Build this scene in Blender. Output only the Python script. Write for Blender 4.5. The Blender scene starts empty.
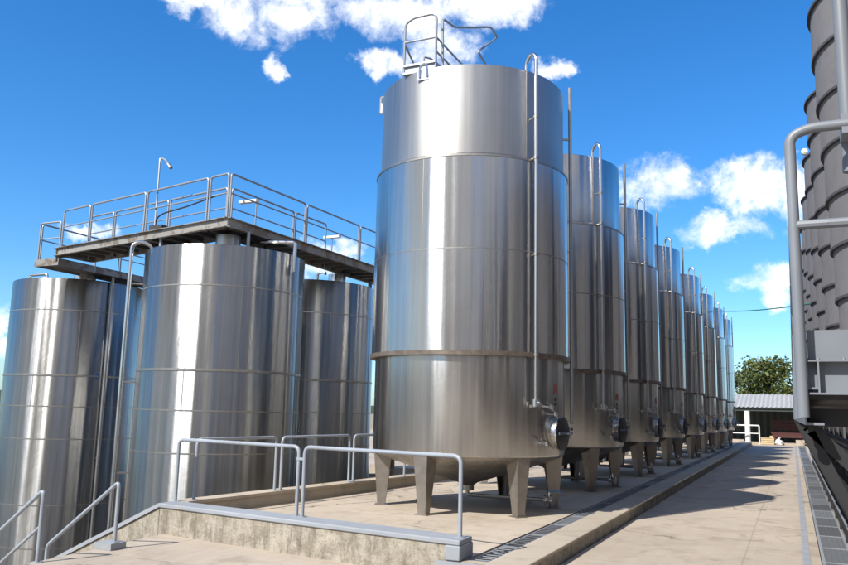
import bpy, bmesh, math, random
from mathutils import Vector, Matrix
random.seed(7)
R = math.radians
PI = math.pi
sc = bpy.context.scene
COL = sc.collection

# ------------------------------------------------------------------ mesh helpers
class MB:
    def __init__(s): s.v = []; s.f = []
    def add(s, vs, fs):
        o = len(s.v); s.v += [Vector(p) for p in vs]; s.f += [tuple(i + o for i in f) for f in fs]; return s
    def box(s, x0, x1, y0, y1, z0, z1):
        return s.add([(x0,y0,z0),(x1,y0,z0),(x1,y1,z0),(x0,y1,z0),(x0,y0,z1),(x1,y0,z1),(x1,y1,z1),(x0,y1,z1)],
                     [(3,2,1,0),(4,5,6,7),(0,1,5,4),(1,2,6,5),(2,3,7,6),(3,0,4,7)])
    def hexa(s, b, t):
        return s.add(list(b) + list(t), [(3,2,1,0),(4,5,6,7),(0,1,5,4),(1,2,6,5),(2,3,7,6),(3,0,4,7)])
    def bar(s, p, q, w, h, up=(0,0,1)):
        p = Vector(p); q = Vector(q); d = (q - p).normalized(); up = Vector(up)
        a = d.cross(up)
        if a.length < 1e-4: a = d.cross(Vector((1,0,0)))
        a.normalize(); b = a.cross(d).normalized(); a = a * w / 2; b = b * h / 2
        return s.hexa([p-a-b, p+a-b, p+a+b, p-a+b], [q-a-b, q+a-b, q+a+b, q-a+b])
    def prism(s, poly, z0, z1):
        n = len(poly)
        vs = [(x,y,z0) for x,y in poly] + [(x,y,z1) for x,y in poly]
        fs = [tuple(range(n-1,-1,-1)), tuple(range(n,2*n))] + [(i,(i+1)%n,n+(i+1)%n,n+i) for i in range(n)]
        return s.add(vs, fs)
    def tube(s, pts, r, n=10, fillet=0.0, r2=None):
        pts = [Vector(p) for p in pts]
        if fillet: pts = fil(pts, fillet)
        m = len(pts); vs = []; fs = []
        t0 = (pts[1]-pts[0]).normalized()
        ref = Vector((0,0,1)) if abs(t0.z) < .9 else Vector((1,0,0))
        u = t0.cross(ref).normalized()
        for i, p in enumerate(pts):
            t = (pts[min(i+1,m-1)] - pts[max(i-1,0)]).normalized()
            u = (u - t * u.dot(t)).normalized(); w = t.cross(u)
            rr = r if r2 is None else r + (r2 - r) * i / (m - 1)
            for k in range(n):
                a = 2*PI*k/n; vs.append(p + u*math.cos(a)*rr + w*math.sin(a)*rr)
        for i in range(m-1):
            for k in range(n):
                a = i*n+k; b = i*n+(k+1)%n; fs.append((a,b,b+n,a+n))
        fs.append(tuple(range(n-1,-1,-1))); fs.append(tuple(range((m-1)*n, m*n)))
        return s.add(vs, fs)
    def lathe(s, prof, n=64, c=(0,0,0), axis='z', a0=0, a1=2*PI):
        full = abs(a1 - a0 - 2*PI) < 1e-6; k = n if full else n + 1
        vs = []; fs = []; c = Vector(c)
        for r, z in prof:
            for i in range(k):
                a = a0 + (a1-a0)*i/n
                p = Vector((r*math.cos(a), r*math.sin(a), z))
                if axis == 'x': p = Vector((p.z, p.x, p.y))
                if axis == 'y': p = Vector((p.y, p.z, p.x))
                vs.append(c + p)
        for j in range(len(prof)-1):
            for i in range(n):
                a = j*k+i; b = j*k+(i+1)%k; fs.append((a,b,b+k,a+k))
        if full:
            if prof[0][0] > 1e-6 : fs.append(tuple(range(k-1,-1,-1)))
            if prof[-1][0] > 1e-6 : fs.append(tuple(range((len(prof)-1)*k, len(prof)*k)))
        return s.add(vs, fs)
    def xf(s, M):
        s.v = [M @ p for p in s.v]; return s
    def mesh(s, name, off=(0,0,0)):
        off = Vector(off); me = bpy.data.meshes.new(name)
        me.from_pydata([tuple(p - off) for p in s.v], [], s.f)
        bm = bmesh.new(); bm.from_mesh(me); bmesh.ops.remove_doubles(bm, verts=bm.verts, dist=1e-5)
        bmesh.ops.recalc_face_normals(bm, faces=bm.faces); bm.to_mesh(me); bm.free()
        for p in me.polygons: p.use_smooth = True
        me.set_sharp_from_angle(angle=R(32)); me.update()
        return me

def fil(pts, r, n=6):
    out = [pts[0]]
    for i in range(1, len(pts)-1):
        p = pts[i]; a = pts[i-1]-p; b = pts[i+1]-p
        k = min(r, a.length*.48, b.length*.48); a = p + a.normalized()*k; b = p + b.normalized()*k
        for j in range(n+1):
            t = j/n; out.append(a*(1-t)**2 + p*2*t*(1-t) + b*t*t)
    out.append(pts[-1]); return out

def tagit(o, label=None, cat=None, group=None, kind=None):
    if label: o['label'] = label
    if cat: o['category'] = cat
    if group: o['group'] = group
    if kind: o['kind'] = kind
    return o
def thing(name, loc, label, cat, group=None):
    o = bpy.data.objects.new(name, None); COL.objects.link(o); o.location = loc
    o.empty_display_size = .2
    return tagit(o, label, cat, group)
ORG = {}
def part(name, mb, m, parent, label=None, local=False):
    off = (0,0,0) if local else origin(parent)
    o = bpy.data.objects.new(name, mb.mesh(name, off)); COL.objects.link(o)
    o.data.materials.append(m); o.parent = parent
    if label: o['label'] = label
    return o
def origin(o):
    p = Vector((0,0,0))
    while o is not None: p += o.location; o = o.parent
    return p
def solo(name, mb, m, label, cat, group=None, loc=None):
    if loc is None:
        xs = [p.x for p in mb.v]; ys = [p.y for p in mb.v]
        loc = ((min(xs)+max(xs))/2, (min(ys)+max(ys))/2, min(p.z for p in mb.v))
    o = bpy.data.objects.new(name, mb.mesh(name, loc)); COL.objects.link(o); o.location = loc
    o.data.materials.append(m)
    return tagit(o, label, cat, group)
def struct(name, mb, m):
    o = bpy.data.objects.new(name, mb.mesh(name)); COL.objects.link(o); o.data.materials.append(m); o['kind'] = 'structure'
    return o
def copy_tree(o, parent=None):
    c = o.copy(); COL.objects.link(c); c.parent = parent
    for ch in list(o.children): copy_tree(ch, c)
    return c

# ------------------------------------------------------------------ materials
def newmat(name):
    m = bpy.data.materials.new(name); m.use_nodes = True
    nt = m.node_tree; b = nt.nodes['Principled BSDF']
    return m, nt, b
def N(nt, t, **kw):
    n = nt.nodes.new(t)
    for k, v in kw.items(): setattr(n, k, v)
    return n
def coords(nt, scale=(1,1,1), kind='Object', loc=(0,0,0)):
    tc = N(nt, 'ShaderNodeTexCoord'); mp = N(nt, 'ShaderNodeMapping')
    mp.inputs['Scale'].default_value = scale; mp.inputs['Location'].default_value = loc
    nt.links.new(tc.outputs[kind], mp.inputs['Vector']); return mp.outputs['Vector']
def noise(nt, vec, scale, detail=5, rough=.55, dist=0):
    n = N(nt, 'ShaderNodeTexNoise'); n.inputs['Scale'].default_value = scale; n.inputs['Detail'].default_value = detail
    n.inputs['Roughness'].default_value = rough; n.inputs['Distortion'].default_value = dist
    nt.links.new(vec, n.inputs['Vector']); return n.outputs['Fac']
def ramp(nt, fac, stops):
    r = N(nt, 'ShaderNodeValToRGB'); e = r.color_ramp.elements
    while len(e) < len(stops): e.new(.5)
    for el, (p, c) in zip(e, stops):
        el.position = p; el.color = (c, c, c, 1) if isinstance(c, (int, float)) else (*c, 1)
    nt.links.new(fac, r.inputs['Fac']); return r.outputs['Color']
def mix(nt, fac, a, b, mode='MIX'):
    n = N(nt, 'ShaderNodeMix', data_type='RGBA', blend_type=mode)
    for sock, v in ((n.inputs[0], fac), (n.inputs[6], a), (n.inputs[7], b)):
        if hasattr(v, 'links'): nt.links.new(v, sock)
        elif isinstance(v, (int, float)): sock.default_value = v
        else: sock.default_value = (*v, 1)
    return n.outputs[2]
def bump(nt, h, strength, dist=.01, prev=None):
    b = N(nt, 'ShaderNodeBump'); b.inputs['Strength'].default_value = strength; b.inputs['Distance'].default_value = dist
    nt.links.new(h, b.inputs['Height'])
    if prev is not None: nt.links.new(prev, b.inputs['Normal'])
    return b.outputs['Normal']

def steel(name, base=(.60,.60,.60), rough=.2, aniso=.75, streak=.35, dirt=.25):
    m, nt, b = newmat(name); L = nt.links
    b.inputs['Metallic'].default_value = 1
    oi = N(nt, 'ShaderNodeObjectInfo')
    tc = N(nt, 'ShaderNodeTexCoord')
    ad = N(nt, 'ShaderNodeVectorMath', operation='ADD'); L.new(tc.outputs['Object'], ad.inputs[0])
    sm = N(nt, 'ShaderNodeVectorMath', operation='SCALE'); sm.inputs[0].default_value = (37, 19, 11); L.new(oi.outputs['Random'], sm.inputs['Scale'])
    L.new(sm.outputs[0], ad.inputs[1])
    def co(scale):
        mp = N(nt, 'ShaderNodeMapping'); mp.inputs['Scale'].default_value = scale; L.new(ad.outputs[0], mp.inputs['Vector']); return mp.outputs['Vector']
    s1 = noise(nt, co((1,1,.03)), 1.7, 2, .45)          # broad vertical ripples of the rolled sheet
    s2 = noise(nt, co((1,1,.02)), 14, 3, .6)           # narrow drip-like streaks
    s3 = noise(nt, co((1,1,1)), 1.6, 5, .6)            # blotches
    nr = bump(nt, s1, streak, .12)
    nr = bump(nt, s3, streak*.15, .05, nr)
    L.new(nr, b.inputs['Normal'])
    c = mix(nt, ramp(nt, s2, [(.32, 1.0), (.60, 0.0)]), base, tuple(x*(1-dirt) for x in base))
    c = mix(nt, ramp(nt, s3, [(.35, 0.0), (.75, dirt)]), c, (base[0]*.62, base[1]*.58, base[2]*.52))
    L.new(c, b.inputs['Base Color'])
    mr = N(nt, 'ShaderNodeMapRange'); mr.inputs['To Min'].default_value = rough*.85; mr.inputs['To Max'].default_value = rough*1.15
    L.new(s2, mr.inputs['Value']); L.new(mr.outputs[0], b.inputs['Roughness'])
    b.inputs['Anisotropic'].default_value = aniso; b.inputs['Anisotropic Rotation'].default_value = .25
    tg = N(nt, 'ShaderNodeTangent'); tg.direction_type = 'RADIAL'; tg.axis = 'Z'
    L.new(tg.outputs[0], b.inputs['Tangent'])
    return m
def metal(name, base, rough=.35, metallic=1.0, var=.25, scale=6):
    m, nt, b = newmat(name); v = coords(nt)
    n = noise(nt, v, scale, 6, .6)
    c = mix(nt, ramp(nt, n, [(.3, 0.0), (.75, 1.0)]), base, tuple(x*(1-var) for x in base))
    nt.links.new(c, b.inputs['Base Color']); b.inputs['Metallic'].default_value = metallic; b.inputs['Roughness'].default_value = rough
    return m
def paint(name, base, rough=.45, chip=None, chipamt=.62, scale=9, bumps=.05):
    m, nt, b = newmat(name); v = coords(nt)
    n = noise(nt, v, scale, 8, .65); n2 = noise(nt, v, scale*.3, 4)
    c = mix(nt, ramp(nt, n2, [(.3, 0.0), (.7, 1.0)]), base, tuple(x*.8 for x in base))
    if chip: c = mix(nt, ramp(nt, n, [(chipamt, 0.0), (chipamt+.05, 1.0)]), c, chip)
    nt.links.new(c, b.inputs['Base Color']); b.inputs['Roughness'].default_value = rough
    if bumps: nt.links.new(bump(nt, n, bumps, .01), b.inputs['Normal'])
    return m
def concrete(name, base, dark, stain=.5, joints=None, crack=False, scale=1.0):
    m, nt, b = newmat(name); L = nt.links; v = coords(nt)
    big = noise(nt, v, .35*scale, 6, .6); mid = noise(nt, v, 2.2*scale, 8, .65, .4); fine = noise(nt, v, 45*scale, 4, .7)
    c = mix(nt, ramp(nt, big, [(.35, 0.0), (.68, 1.0)]), base, tuple(x*.82 for x in base))
    c = mix(nt, ramp(nt, mid, [(.50, 0.0), (.78, stain)]), c, dark)
    c = mix(nt, ramp(nt, fine, [(.3, .82), (.75, 1.08)]), c, c, 'MIX')
    c = mix(nt, .35, c, ramp(nt, fine, [(.3, .55), (.7, 1.0)]), 'MULTIPLY')
    hh = fine
    if crack:
        tr_ = noise(nt, coords(nt, (1.6,.07,1)), 1.3, 4, .6)
        c = mix(nt, ramp(nt, tr_, [(.48, 0.0), (.66, .30)]), c, dark)
        pt_ = noise(nt, coords(nt, (1,1,1), loc=(4.2,1.3,0)), .8, 8, .68, 1.5)
        c = mix(nt, ramp(nt, pt_, [(.56, 0.0), (.60, .22)]), c, tuple(x*1.15 for x in dark))
    if joints:
        br = N(nt, 'ShaderNodeTexBrick'); br.offset = 0
        br.inputs['Scale'].default_value = 1; br.inputs['Brick Width'].default_value = joints[0]; br.inputs['Row Height'].default_value = joints[1]
        br.inputs['Mortar Size'].default_value = .012; br.inputs['Mortar Smooth'].default_value = .3
        br.inputs['Color1'].default_value = (1,1,1,1); br.inputs['Color2'].default_value = (.9,.9,.9,1); br.inputs['Mortar'].default_value = (.45,.42,.38,1)
        L.new(coords(nt, loc=(.6,.9,0)), br.inputs['Vector'])
        c = mix(nt, .38, c, br.outputs['Color'], 'MULTIPLY')
    if crack:
        vo = N(nt, 'ShaderNodeTexVoronoi', feature='DISTANCE_TO_EDGE'); vo.inputs['Scale'].default_value = .33
        nz = N(nt, 'ShaderNodeTexNoise'); nz.inputs['Scale'].default_value = 1.7; nz.inputs['Detail'].default_value = 6; L.new(v, nz.inputs['Vector'])
        ad = N(nt, 'ShaderNodeVectorMath', operation='ADD'); sc_ = N(nt, 'ShaderNodeVectorMath', operation='SCALE'); sc_.inputs['Scale'].default_value = .9
        L.new(nz.outputs['Color'], sc_.inputs[0]); L.new(v, ad.inputs[0]); L.new(sc_.outputs[0], ad.inputs[1]); L.new(ad.outputs[0], vo.inputs['Vector'])
        ck = ramp(nt, vo.outputs['Distance'], [(0.0, 1.0), (.009, 0.0)])
        gate = ramp(nt, noise(nt, v, .5, 2), [(.44, 0.0), (.52, .85)])
        spots = ramp(nt, noise(nt, v, 1.1, 9, .7, 1.2), [(.60, 0.0), (.66, .55)]); c = mix(nt, spots, c, tuple(x*.75 for x in dark))
        ck = mix(nt, 1.0, ck, gate, 'MULTIPLY')
        c = mix(nt, ck, c, tuple(x*.3 for x in dark))
    L.new(c, b.inputs['Base Color']); b.inputs['Roughness'].default_value = .85
    nr = bump(nt, mid, .12, .03); nr = bump(nt, hh, .18, .006, nr); L.new(nr, b.inputs['Normal'])
    return m
def grate_mat(name, base):
    m, nt, b = newmat(name); oi = N(nt, 'ShaderNodeObjectInfo')
    n = noise(nt, coords(nt), 14, 5, .6)
    c = mix(nt, n, base, tuple(x*.6 for x in base)); c = mix(nt, ramp(nt, oi.outputs['Random'], [(0, .45), (1, 1.0)]), (.02,.02,.02), c)
    nt.links.new(c, b.inputs['Base Color']); b.inputs['Metallic'].default_value = .35; b.inputs['Roughness'].default_value = .5
    return m
def dirty(name):
    m, nt, b = newmat(name); L = nt.links; v = coords(nt)
    n0 = noise(nt, v, .9, 6, .65, .6); n1 = noise(nt, v, 5, 10, .72, .5); n2 = noise(nt, coords(nt, (1,1,.25)), 7, 6, .7); n3 = noise(nt, v, 38, 5, .75)
    c = mix(nt, ramp(nt, n0, [(.32,0.0),(.66,1.0)]), (.42,.385,.32), (.33,.30,.25))
    c = mix(nt, ramp(nt, n1, [(.44,0.0),(.62,.85)]), c, (.21,.18,.135))
    c = mix(nt, ramp(nt, n2, [(.50,0.0),(.68,.75)]), c, (.095,.083,.065))
    c = mix(nt, ramp(nt, n1, [(.28,.7),(.40,0.0)]), c, (.52,.49,.43))
    c = mix(nt, ramp(nt, n3, [(.52,0.0),(.70,.7)]), c, (.08,.065,.05))
    L.new(c, b.inputs['Base Color']); b.inputs['Roughness'].default_value = .92
    nr = bump(nt, n1, .6, .04); nr = bump(nt, n3, .5, .012, nr); L.new(nr, b.inputs['Normal'])
    return m
def flat(name, base, rough=.6, metallic=0):
    m, nt, b = newmat(name)
    n = noise(nt, coords(nt), 12, 4)
    c = mix(nt, n, tuple(x*1.1 for x in base), tuple(x*.85 for x in base)); nt.links.new(c, b.inputs['Base Color'])
    b.inputs['Roughness'].default_value = rough; b.inputs['Metallic'].default_value = metallic
    return m

M = {}
M['jacket'] = steel('brushed_steel_jacket', (.58,.57,.555), .24, .85, .70, .14)
M['shell'] = steel('satin_steel_shell', (.51,.50,.485), .25, .84, .60, .18)
M['upper'] = steel('matte_steel_upper', (.49,.487,.48), .50, .58, .22, .12)
M['cone'] = steel('dull_steel_cone', (.42,.40,.38), .40, .3, .2, .3)
M['old'] = steel('old_steel_shell', (.345,.342,.335), .30, .84, .9, .24)
M['seam'] = metal('weld_seam', (.42,.40,.37), .42)
M['rust_band'] = metal('stained_band', (.25,.205,.17), .5, .6, .6, 9)
M['leg'] = metal('leg_steel', (.34,.31,.28), .45, .75, .35, 5)
M['pipe'] = metal('pipe_steel', (.66,.66,.66), .24, 1, .12)
M['dark_pipe'] = metal('dull_pipe', (.42,.42,.42), .38, .9, .25)
M['rubber'] = flat('black_gasket', (.02,.02,.025), .5)
M['door'] = metal('hatch_steel', (.30,.33,.40), .3, .9, .3)
M['blue_plastic'] = paint('blue_handle', (.03,.16,.42), .4)
M['red'] = paint('red_decal', (.32,.07,.04), .6)
M['black'] = flat('black_decal', (.02,.02,.02), .6)
M['white'] = paint('white_paint', (.75,.75,.73), .5)
M['rail'] = paint('blue_grey_rail_paint', (.30,.335,.385), .35, (.40,.39,.37), .70, 14)
M['rail2'] = metal('galvanised_rail', (.33,.35,.38), .45, .5, .12, 5)
M['coping'] = paint('blue_grey_coping_paint', (.29,.315,.35), .7, (.30,.29,.27), .60, 4, .3)
M['beam'] = paint('grey_beam_paint', (.27,.265,.25), .55, (.15,.12,.095), .50, 4, .15)
M['deck'] = paint('deck_steel', (.10,.095,.09), .6, (.12,.07,.05), .58, 5, .15)
M['paving'] = concrete('beige_concrete_paving', (.48,.41,.33), (.26,.21,.16), .85, (3.1, 2.6), True)
M['slab'] = concrete('beige_plinth_concrete', (.50,.425,.335), (.28,.22,.165), .75, (2.3, 2.3), True)
M['kerb'] = concrete('kerb_concrete', (.44,.38,.30), (.22,.18,.14), .7)
M['wall'] = dirty('dirty_wall_concrete')
M['yard'] = concrete('yard_concrete', (.20,.18,.155), (.11,.095,.08), .7)
M['earth'] = concrete('dry_earth', (.33,.28,.20), (.17,.15,.09), .7)
M['stripe'] = paint('grey_stripe_paint', (.30,.31,.34), .7, (.42,.35,.27), .66, 8)
M['grate'] = grate_mat('galvanised_grate', (.46,.49,.54))
M['grate_frame'] = grate_mat('pale_grate_frame', (.50,.52,.55))
M['grate_dark'] = grate_mat('dark_grate_mesh', (.22,.235,.26))
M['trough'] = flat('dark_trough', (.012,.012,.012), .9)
M['walk'] = paint('walkway_grey_paint', (.185,.205,.235), .45, (.10,.08,.065), .68, 7)
M['walkblack'] = paint('shade_black_steel', (.014,.014,.016), .6)  # near-black base carries the shade inside the walkway's understructure
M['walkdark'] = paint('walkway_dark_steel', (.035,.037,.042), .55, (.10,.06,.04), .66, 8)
M['silo'] = concrete('grey_silo_shell', (.175,.171,.18), (.11,.105,.108), .7, None, False, 2.2)
M['silo_band'] = flat('dark_silo_band', (.06,.055,.06), .7)
M['cable'] = paint('green_cable', (.02,.20,.13), .5)
M['barnwall'] = paint('dark_green_sheet', (.05,.065,.06), .6)
M['barnroof'] = metal('grey_roof_sheet', (.40,.40,.39), .6, .1, .25, 3)
M['pallet'] = paint('dark_red_crates', (.07,.018,.015), .6)
M['yellow'] = paint('yellow_crate', (.55,.42,.24), .7)
M['hills'] = concrete('wooded_hills', (.06,.075,.03), (.025,.035,.015), .9, None, False, .3)
M['bark'] = paint('bark', (.09,.07,.05), .9)
M['hallwall'] = paint('hall_dark_boards', (.06,.053,.046), .8)
M['hallpillar'] = paint('hall_tan_plaster', (.42,.38,.33), .85)
M['added_warehouse'] = paint('warehouse_plaster', (.20,.185,.165), .8)

def leafmat(name, a, b_):
    m, nt, b = newmat(name); oi = N(nt, 'ShaderNodeNewGeometry')
    c = mix(nt, oi.outputs['Random Per Island'], a, b_); nt.links.new(c, b.inputs['Base Color'])
    b.inputs['Roughness'].default_value = .6
    return m
M['leaf'] = leafmat('leaf_green', (.045,.065,.012), (.11,.13,.03))
M['leaf2'] = leafmat('leaf_bluegreen', (.05,.08,.035), (.10,.13,.06))

# ------------------------------------------------------------------ setting
GZ = -1.45      # plinth top
RZ = -1.63      # road level
YZ = -4.2       # sunken yard
KZ = -1.25      # wall top
# ground with a sunken yard on the left
g = MB()
far = 600
def rect(mb, x0, x1, y0, y1, z): mb.add([(x0,y0,z),(x1,y0,z),(x1,y1,z),(x0,y1,z)], [(0,1,2,3)])
rect(g, -far, -46, -far, far, -1.68); rect(g, -46, far, 19.2, far, -1.68); rect(g, -46, far, -far, -14, -1.68); rect(g, -7.25, far, -14, 19.2, -1.68)
struct('ground', g, M['earth'])
y = MB(); rect(y, -46, -7.2, -14, 19.3, YZ); struct('yard', y, M['yard'])
# road: paving sheet from behind the camera to the shed, wrapped round the plinth front
r = MB()
r.prism([(-7.05,4.8),(-7.05,-14),(.225,-14),(.225,57.5),(-2.395,57.5),(-2.395,7.7),(-3.0,7.7),(-7.42,8.4)], -1.9, RZ)
struct('road', r, M['paving'])
a = MB(); a.box(.605, 9, -14, 57.5, -1.9, RZ+.004); struct('apron', a, M['slab'])
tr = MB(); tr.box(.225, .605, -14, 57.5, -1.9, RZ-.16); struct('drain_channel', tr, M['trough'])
st = MB(); rect(st, .03, .115, -14, 57, RZ+.004); struct('painted_line', st, M['stripe'])
# plinth
pl = MB()
pl.prism([(-3.03,7.64),(-3.03,55),(-6.8,55),(-6.95,14.5),(-7.55,8.62),(-7.45,8.40)], -1.9, GZ)
struct('plinth', pl, M['slab'])
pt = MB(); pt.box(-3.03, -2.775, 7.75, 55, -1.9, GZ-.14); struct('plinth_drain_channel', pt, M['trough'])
kf = MB(); kf.box(-2.775, -2.412, 7.61, 55, -1.9, GZ-.045); kf.box(-3.03, -2.775, 7.61, 7.75, -1.9, GZ-.045); struct('kerb_face', kf, M['wall'])
ke = MB(); ke.box(-2.775, -2.4, 7.6, 55, GZ-.045, GZ); ke.box(-3.03, -2.775, 7.6, 7.75, GZ-.045, GZ)
ko = struct('plinth_kerb', ke, M['kerb'])
bv = ko.modifiers.new('bevel', 'BEVEL'); bv.width = .012; bv.segments = 2
# pit walls and steps
def wallthing(name, mb, m, label, cat='wall'): return solo(name, mb, m, label, cat)
stp = MB()
nst = 15
for k in range(nst):
    x1 = -7.05 - .28*k
    stp.box(x1-.28, x1, 5.0, 8.38 + .157*(-7.05-x1)*0, YZ, RZ - .171*(k+1))
struct('steps', stp, M['paving'])
ps = MB(); ps.box(-7.25, -7.05, -14, 5.0, YZ, RZ-.01); ps.box(-7.28,-7.2,8.9,19.2,YZ,-1.95); ps.box(-46,-7.2,19.2,19.5,YZ,-1.7); ps.box(-46.3,-46,-14,19.5,YZ,-1.7); ps.box(-46,-7.2,-14.3,-14,YZ,-1.7)
struct('yard_edge', ps, M['kerb'])
# raised lit ground left of the far tanks
rg = MB(); rg.box(-46, -7.1, 19.55, 57, -1.9, -1.5); struct('rear_paving', rg, M['slab'])

# front retaining wall (front face line) with painted coping, end block
def wl(x, off=0.0):            # front line of wall at x, off behind it
    return (x - .155*0, 8.32 - .157*(x + 7.5) + off)
w = thing('retaining_wall', (-5.3, 8.1, RZ), 'low stained concrete wall with blue-grey painted coping in front of the tank plinth', 'wall')
b = MB(); xs = (-7.5, -3.06)
b.prism([(xs[0], wl(xs[0])[1]), (xs[1], wl(xs[1])[1]), (xs[1], wl(xs[1])[1]+.30), (xs[0], wl(xs[0])[1]+.30)], -1.9, KZ-.055)
part('wall_body', b, M['wall'], w)
b = MB()
b.prism([(xs[0]-.02, wl(xs[0])[1]-.02), (xs[1]+.02, wl(xs[1])[1]-.02), (xs[1]+.02, wl(xs[1])[1]+.33), (xs[0]-.02, wl(xs[0])[1]+.33)], KZ-.055, KZ)
b.box(-3.2, -3.035, 7.60, 7.97, GZ+.001, KZ-.055)
o = part('coping', b, M['coping'], w); mo = o.modifiers.new('bevel', 'BEVEL'); mo.width = .012; mo.segments = 2
b = MB(); b.box(-3.3, -2.4, 7.585, 7.599, GZ-.075, GZ-.003); part('painted_nosing', b, M['coping'], w)
# sloped parapet continuing down beside the steps
sp = thing('stair_parapet', (-9.3, 8.6, YZ), 'sloping stained parapet descending beside the steps, at the left end of the front wall', 'wall')
P0 = Vector((-7.52, 8.325, KZ)); dirv = Vector((-1, .157, -.43))
def parapet(z_off_top, z_bot, y0, y1, L=5.6):
    m_ = MB(); q = P0 + dirv*L
    m_.hexa([(P0.x,P0.y+y0,z_bot if z_bot else P0.z+z_off_top-.055),(q.x,q.y+y0,z_bot if z_bot else q.z+z_off_top-.055),(q.x,q.y+y1,z_bot if z_bot else q.z+z_off_top-.055),(P0.x,P0.y+y1,z_bot if z_bot else P0.z+z_off_top-.055)],
            [(P0.x,P0.y+y0,P0.z+z_off_top),(q.x,q.y+y0,q.z+z_off_top),(q.x,q.y+y1,q.z+z_off_top),(P0.x,P0.y+y1,P0.z+z_off_top)])
    return m_
part('wall_body', parapet(-.06, YZ, .01, .28), M['wall'], sp)
part('coping', parapet(0, None, -.015, .30), M['coping'], sp)
# low wall along the plinth's left side
lw = thing('low_wall', (-7.0, 24, GZ), 'low concrete kerb wall with handrails running behind the tanks on the plinth', 'wall')
def lwall(z0, z1, o0, o1):
    m_ = MB(); line = [(-7.42,8.66),(-6.93,14.5),(-6.75,54.8)]
    m_.prism([(x+o1,y_) for x,y_ in line] + [(x+o0,y_) for x,y_ in reversed(line)], z0, z1); return m_
part('wall_body', lwall(-1.9, KZ-.04, -.17, .07), M['kerb'], lw)
part('coping', lwall(KZ-.04, KZ, -.19, .09), M['slab'], lw)

# ------------------------------------------------------------------ handrails
RR = .0225
def hoop(pts, label, name='handrail', fillet=.09, r=RR, extra=None, mat='rail', group=None, flange=True):
    t = thing(name, tuple((Vector(pts[0])+Vector(pts[-1]))/2 * Vector((1,1,0)).length**0 if False else ((pts[0][0]+pts[-1][0])/2, (pts[0][1]+pts[-1][1])/2, min(pts[0][2],pts[-1][2]))), label, 'handrail', group)
    m_ = MB().tube(pts, r, 12, fillet); part('rail_tube', m_, M[mat], t)
    if extra:
        e = MB()
        for s in extra: e.tube(s, r*.8, 10)
        part('mid_rail', e, M[mat], t)
    if flange:
        for p in (pts[0], pts[-1]):
            f_ = MB().lathe([(.055,0),(.055,.008),(.0,.009)], 16, (p[0],p[1],p[2])); part('base_plate', f_, M[mat], t)
    return t
def fp(x, off=.16): return (x, wl(x)[1]+off, KZ)
HT = .80
def up(p, h=HT): return (p[0], p[1], p[2]+h)
a_, b_ = fp(-7.5, .28), fp(-5.36, .25); hoop([a_, up(a_), up(b_, HT), b_], 'grey-painted pipe handrail on the left half of the front wall')
a_, b_ = fp(-5.27, .25), fp(-3.12, .18); t = hoop([a_, up(a_), up(b_), b_], 'grey-painted pipe handrail on the right half of the front wall, ending by the drain')
part('joining_clip', MB().bar((-5.38, a_[1], KZ+.66), (-5.25, a_[1], KZ+.66), .02, .03), M['rail'], t)
def lp(y_):
    x = -7.42 + (y_-8.66)*(.49/5.84) if y_ < 14.5 else -6.93 + (y_-14.5)*.0045
    return (x + .0, y_, KZ)
labs = ['grey handrail on the low kerb wall, nearest to the corner with the front wall',
        'grey handrail on the low kerb wall, between the middle tank and the largest tank',
        'grey handrail on the low kerb wall, half hidden behind the largest tank']
for (y0, y1), lb in zip(((8.85,10.52),(10.66,12.5),(12.64,14.4)), labs):
    a_, b_ = lp(y0), lp(y1); hoop([a_, up(a_), up(b_), b_], lb)
# stair rails
def srail(x0, y0, L, top, label, mid=False, base=RZ):
    a_ = (x0, y0, base); d = Vector((-1, .157, -.66))
    e = Vector((x0,y0,top)) + d*L
    ez = RZ - .171*(math.floor((-7.05 - e.x)/.28)+1)
    ext = [[Vector((x0,y0,top-.37)), e + Vector((0,0,-.37))]] if mid else None
    hoop([a_, (x0,y0,top), tuple(e), (e.x,e.y,ez)], label, extra=ext, fillet=.07)
srail(-7.12, 7.2, 1.28, -.885, 'sloping grey handrail beside the steps, its post on a small painted block', base=RZ+.075)
srail(-7.16, 6.2, 2.6, -.90, 'sloping grey handrail with a mid rail at the left edge of the photo', True)
pb = MB().box(-7.3,-7.04,7.07,7.3,RZ+.002,RZ+.075); solo('post_block', pb, M['coping'], 'small blue-grey painted concrete block under the stair handrail post', 'block')

# ------------------------------------------------------------------ the steel tanks of the right-hand row
ZT, ZS1, ZS2, ZS3, ZB = 5.17, 3.717, 2.34, .834, -.62
RT, RJ = 1.5, 1.565
def arcstrip(mb, r, a, w, z0, z1, th=.004):
    da = w/r/2; a = R(a)
    pts = []
    for aa in (a-da, a+da): pts.append((math.cos(aa), math.sin(aa)))
    (c0,s0),(c1,s1) = pts
    mb.hexa([(c0*(r-.01),s0*(r-.01),z0),(c0*(r+th),s0*(r+th),z0),(c1*(r+th),s1*(r+th),z0),(c1*(r-.01),s1*(r-.01),z0)],
            [(c0*(r-.01),s0*(r-.01),z1),(c0*(r+th),s0*(r+th),z1),(c1*(r+th),s1*(r+th),z1),(c1*(r-.01),s1*(r-.01),z1)])
def pol(r, a, z): return (r*math.cos(R(a)), r*math.sin(R(a)), z)
def ring(mb, r, z, h, t): mb.lathe([(r-.01, z-h/2), (r+t, z-h/2), (r+t, z+h/2), (r-.01, z+h/2)], 96)

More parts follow.
